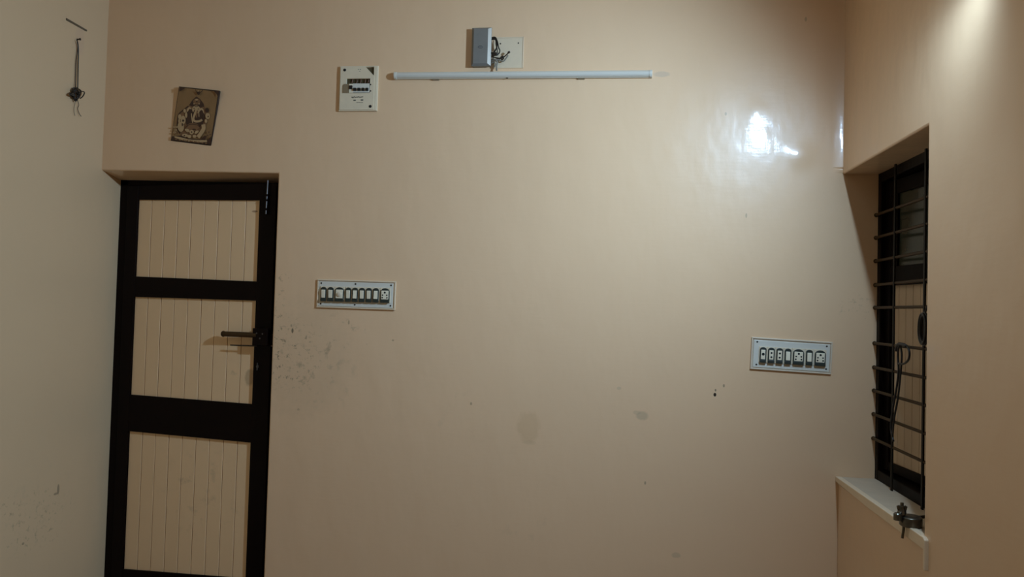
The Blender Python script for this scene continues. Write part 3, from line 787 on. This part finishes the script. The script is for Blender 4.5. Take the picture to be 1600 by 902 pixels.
ell(1, 232, 470, 20, 30); ell(1, 272, 508, 30, 50); ell(3, 272, 516, 12, 14); ell(1, 290, 400, 16, 22); ell(1, 225, 520, 12, 22)
ell(1, 244, 590, 38, 58, -.1); ell(3, 262, 562, 8, 20); ell(1, 308, 450, 14, 34)
ell(3, 552, 392, 24, 28); ell(1, 560, 462, 28, 36); ell(3, 566, 468, 8, 9); ell(1, 540, 520, 16, 22); ell(3, 512, 470, 12, 30)
stroke(1, [(508, 560), (512, 610), (480, 665), (445, 712)], 46)
ell(2, 385, 590, 78, 46); stroke(3, [(310, 590), (350, 560), (430, 565), (465, 590)], 8)
ell(1, 372, 650, 26, 26); ell(1, 320, 630, 30, 18, .5); ell(1, 430, 650, 28, 16, -.5); ell(3, 400, 618, 22, 7)
ell(1, 292, 690, 36, 20); ell(1, 345, 702, 26, 18); ell(1, 405, 700, 24, 16); ell(3, 286, 692, 8, 8); ell(3, 372, 650, 8, 8)
pg(3, [(150, 700), (250, 690), (330, 725), (470, 735), (560, 740), (600, 700), (597, 800), (130, 742), (135, 700)])
pg(1, [(170, 698), (250, 712), (330, 735), (440, 745), (550, 742), (552, 768), (440, 772), (300, 758), (172, 716)])
for k in range(7): ell(2, 275+k*26, 745+k*3.5, 5, 9)
for k in range(9): ell(2, 190+k*44, 735+k*6, 12, 8)
pg(3, [(475, 735), (525, 690), (548, 700), (530, 745)])
ell(3, 452, 190, 18, 22); stroke(3, [(415, 150), (430, 180), (452, 196), (475, 185), (505, 155)], 7); ell(1, 450, 168, 9, 7)
pg(3, [(232, 122), (300, 130), (262, 155), (228, 175)]); pg(3, [(620, 158), (695, 168), (684, 240), (660, 195)])
for (x, y) in ((165, 590), (185, 625), (205, 660), (170, 655), (575, 650), (590, 680), (560, 690), (195, 590)): ell(1 if x < 200 else 2, x, y, 13, 11); ell(3, x, y, 5, 5)
obj('picture_print', b, [M_tile, M_tl, M_tm, M_td], pic)

# ------------------------------------------------------------------ bits on the left wall
def LW(*l): return [atX(px, py, XL+x) for px, py, x in l]
b = MB(); p0, p1 = LW((103, 29.5, 0), (135, 48, 0))
b.hexa([(XL+.004, p0.y, p0.z-.006), (XL+.004, p1.y, p1.z-.004), (XL+.004, p1.y, p1.z+.004), (XL+.004, p0.y, p0.z+.004)], [(XL-.002, p0.y, p0.z-.006), (XL-.002, p1.y, p1.z-.004), (XL-.002, p1.y, p1.z+.004), (XL-.002, p0.y, p0.z+.004)])
tag(obj('wall_strip', b, mat('dusty_strip', (.13, .09, .05), .7, noise=.3, nscale=60), None, bevel=.001), 'thin dark strip stuck level on the left wall near its top', 'strip')
hw = thing('wire_tangle', 'dark tangled wire hanging from a nail on the left wall', 'wire', tuple(LW((120, 62, 0))[0]))
b = MB(); q = LW((120, 62, 0))[0]; b.cyl((XL-.004, q.y, q.z), (XL+.016, q.y, q.z+.002), .003, n=10); b.cyl((XL+.016, q.y, q.z+.002), (XL+.018, q.y, q.z+.002), .006, n=12)
obj('nail', b, M_screw, hw, smooth='angle')
b = MB()
b.tube(LW((120, 63, .014), (122, 70, .010), (122.5, 85, .008), (122, 110, .008), (121.5, 138, .012)), .0025, n=6)
b.tube(LW((120, 63, .012), (121.5, 75, .008), (119, 95, .006), (118, 120, .006), (117.5, 140, .010)), .0018, n=6)
b.tube(LW((118, 152, .012), (117, 162, .008), (115.5, 172, .006), (117, 181, .006)), .0010, n=6)
b.tube(LW((121, 156, .012), (123, 164, .008), (121.5, 170, .006), (124, 178, .008), (127, 182, .012)), .0014, n=6)
obj('hanging_strand', b, M_wire_b, hw, smooth=True)
b = MB()
rr = random.Random(11)
for k in range(6):
    pts = []
    for i in range(9):
        a_ = i*2*PI/9*(1 if k % 2 else -1)+k
        pts.append((118.5+rr.uniform(1.5, 9.5)*math.cos(a_), 147+rr.uniform(2, 11)*math.sin(a_), rr.uniform(.005, .026)))
    b.tube(LW(*pts), .0029, n=6, closed=True, sub=5)
b.tube(LW((124, 144, .02), (129, 143, .022), (132, 145, .02), (129, 151, .02), (125, 154, .018)), .0026, n=6)
obj('wire_knot', b, M_wire_b, hw, smooth=True)

# ------------------------------------------------------------------ the lit bulb on the right wall, above the view
lb = thing('wall_bulb', 'lit white bulb in a holder high on the right wall, above the view', 'lamp', (XR, LAMP.y, LAMP.z))
ax = Vector((-math.cos(BULB_TILT), 0, -math.sin(BULB_TILT)))
b = MB(); b.lathe((XR+.004, LAMP.y, LAMP.z+.045), (-1, 0, 0), [(0, .045), (.016, .045), (.022, .030), (.045, .026), (.050, .010)], 24)
b.lathe(LAMP - ax*.078, ax, [(0, .018), (.020, .022), (.045, .034), (.070, .047), (.078, .049), (.0785, .0455)], 28)
obj('bulb_holder', b, M_white, lb, smooth='angle')
t_ = Vector((math.sin(BULB_TILT), 0, -math.cos(BULB_TILT))); y_ = Vector((0, 1, 0))
b = MB()                                       # unseen lip added on the wall side to block lamp light from the right wall
o_ = [LAMP + (t_*math.cos(a) + y_*math.sin(a))*.050 for a in [math.radians(k) for k in range(-83, 44, 8)]]
vi = [b.bm.verts.new(p - ax*.006) for p in o_]; vo = [b.bm.verts.new(p + ax*.043) for p in o_]
for k in range(len(o_)-1): b.face((vi[k], vi[k+1], vo[k+1], vo[k]))
v_ = obj('added_visor', b, M_white, lb, smooth='angle'); sol = v_.modifiers.new('thick', 'SOLIDIFY'); sol.thickness = .002
b = MB()
b.lathe(LAMP - ax*.001, ax, [(0, .0450), (.0015, .0448), (.003, .040), (.0045, .028), (.005, .016), (.0052, .002)], 28)
obj('glowing_globe', b, M_bulb, lb, smooth=True)

for o in bpy.data.objects:
    if '_local' in o: del o['_local']
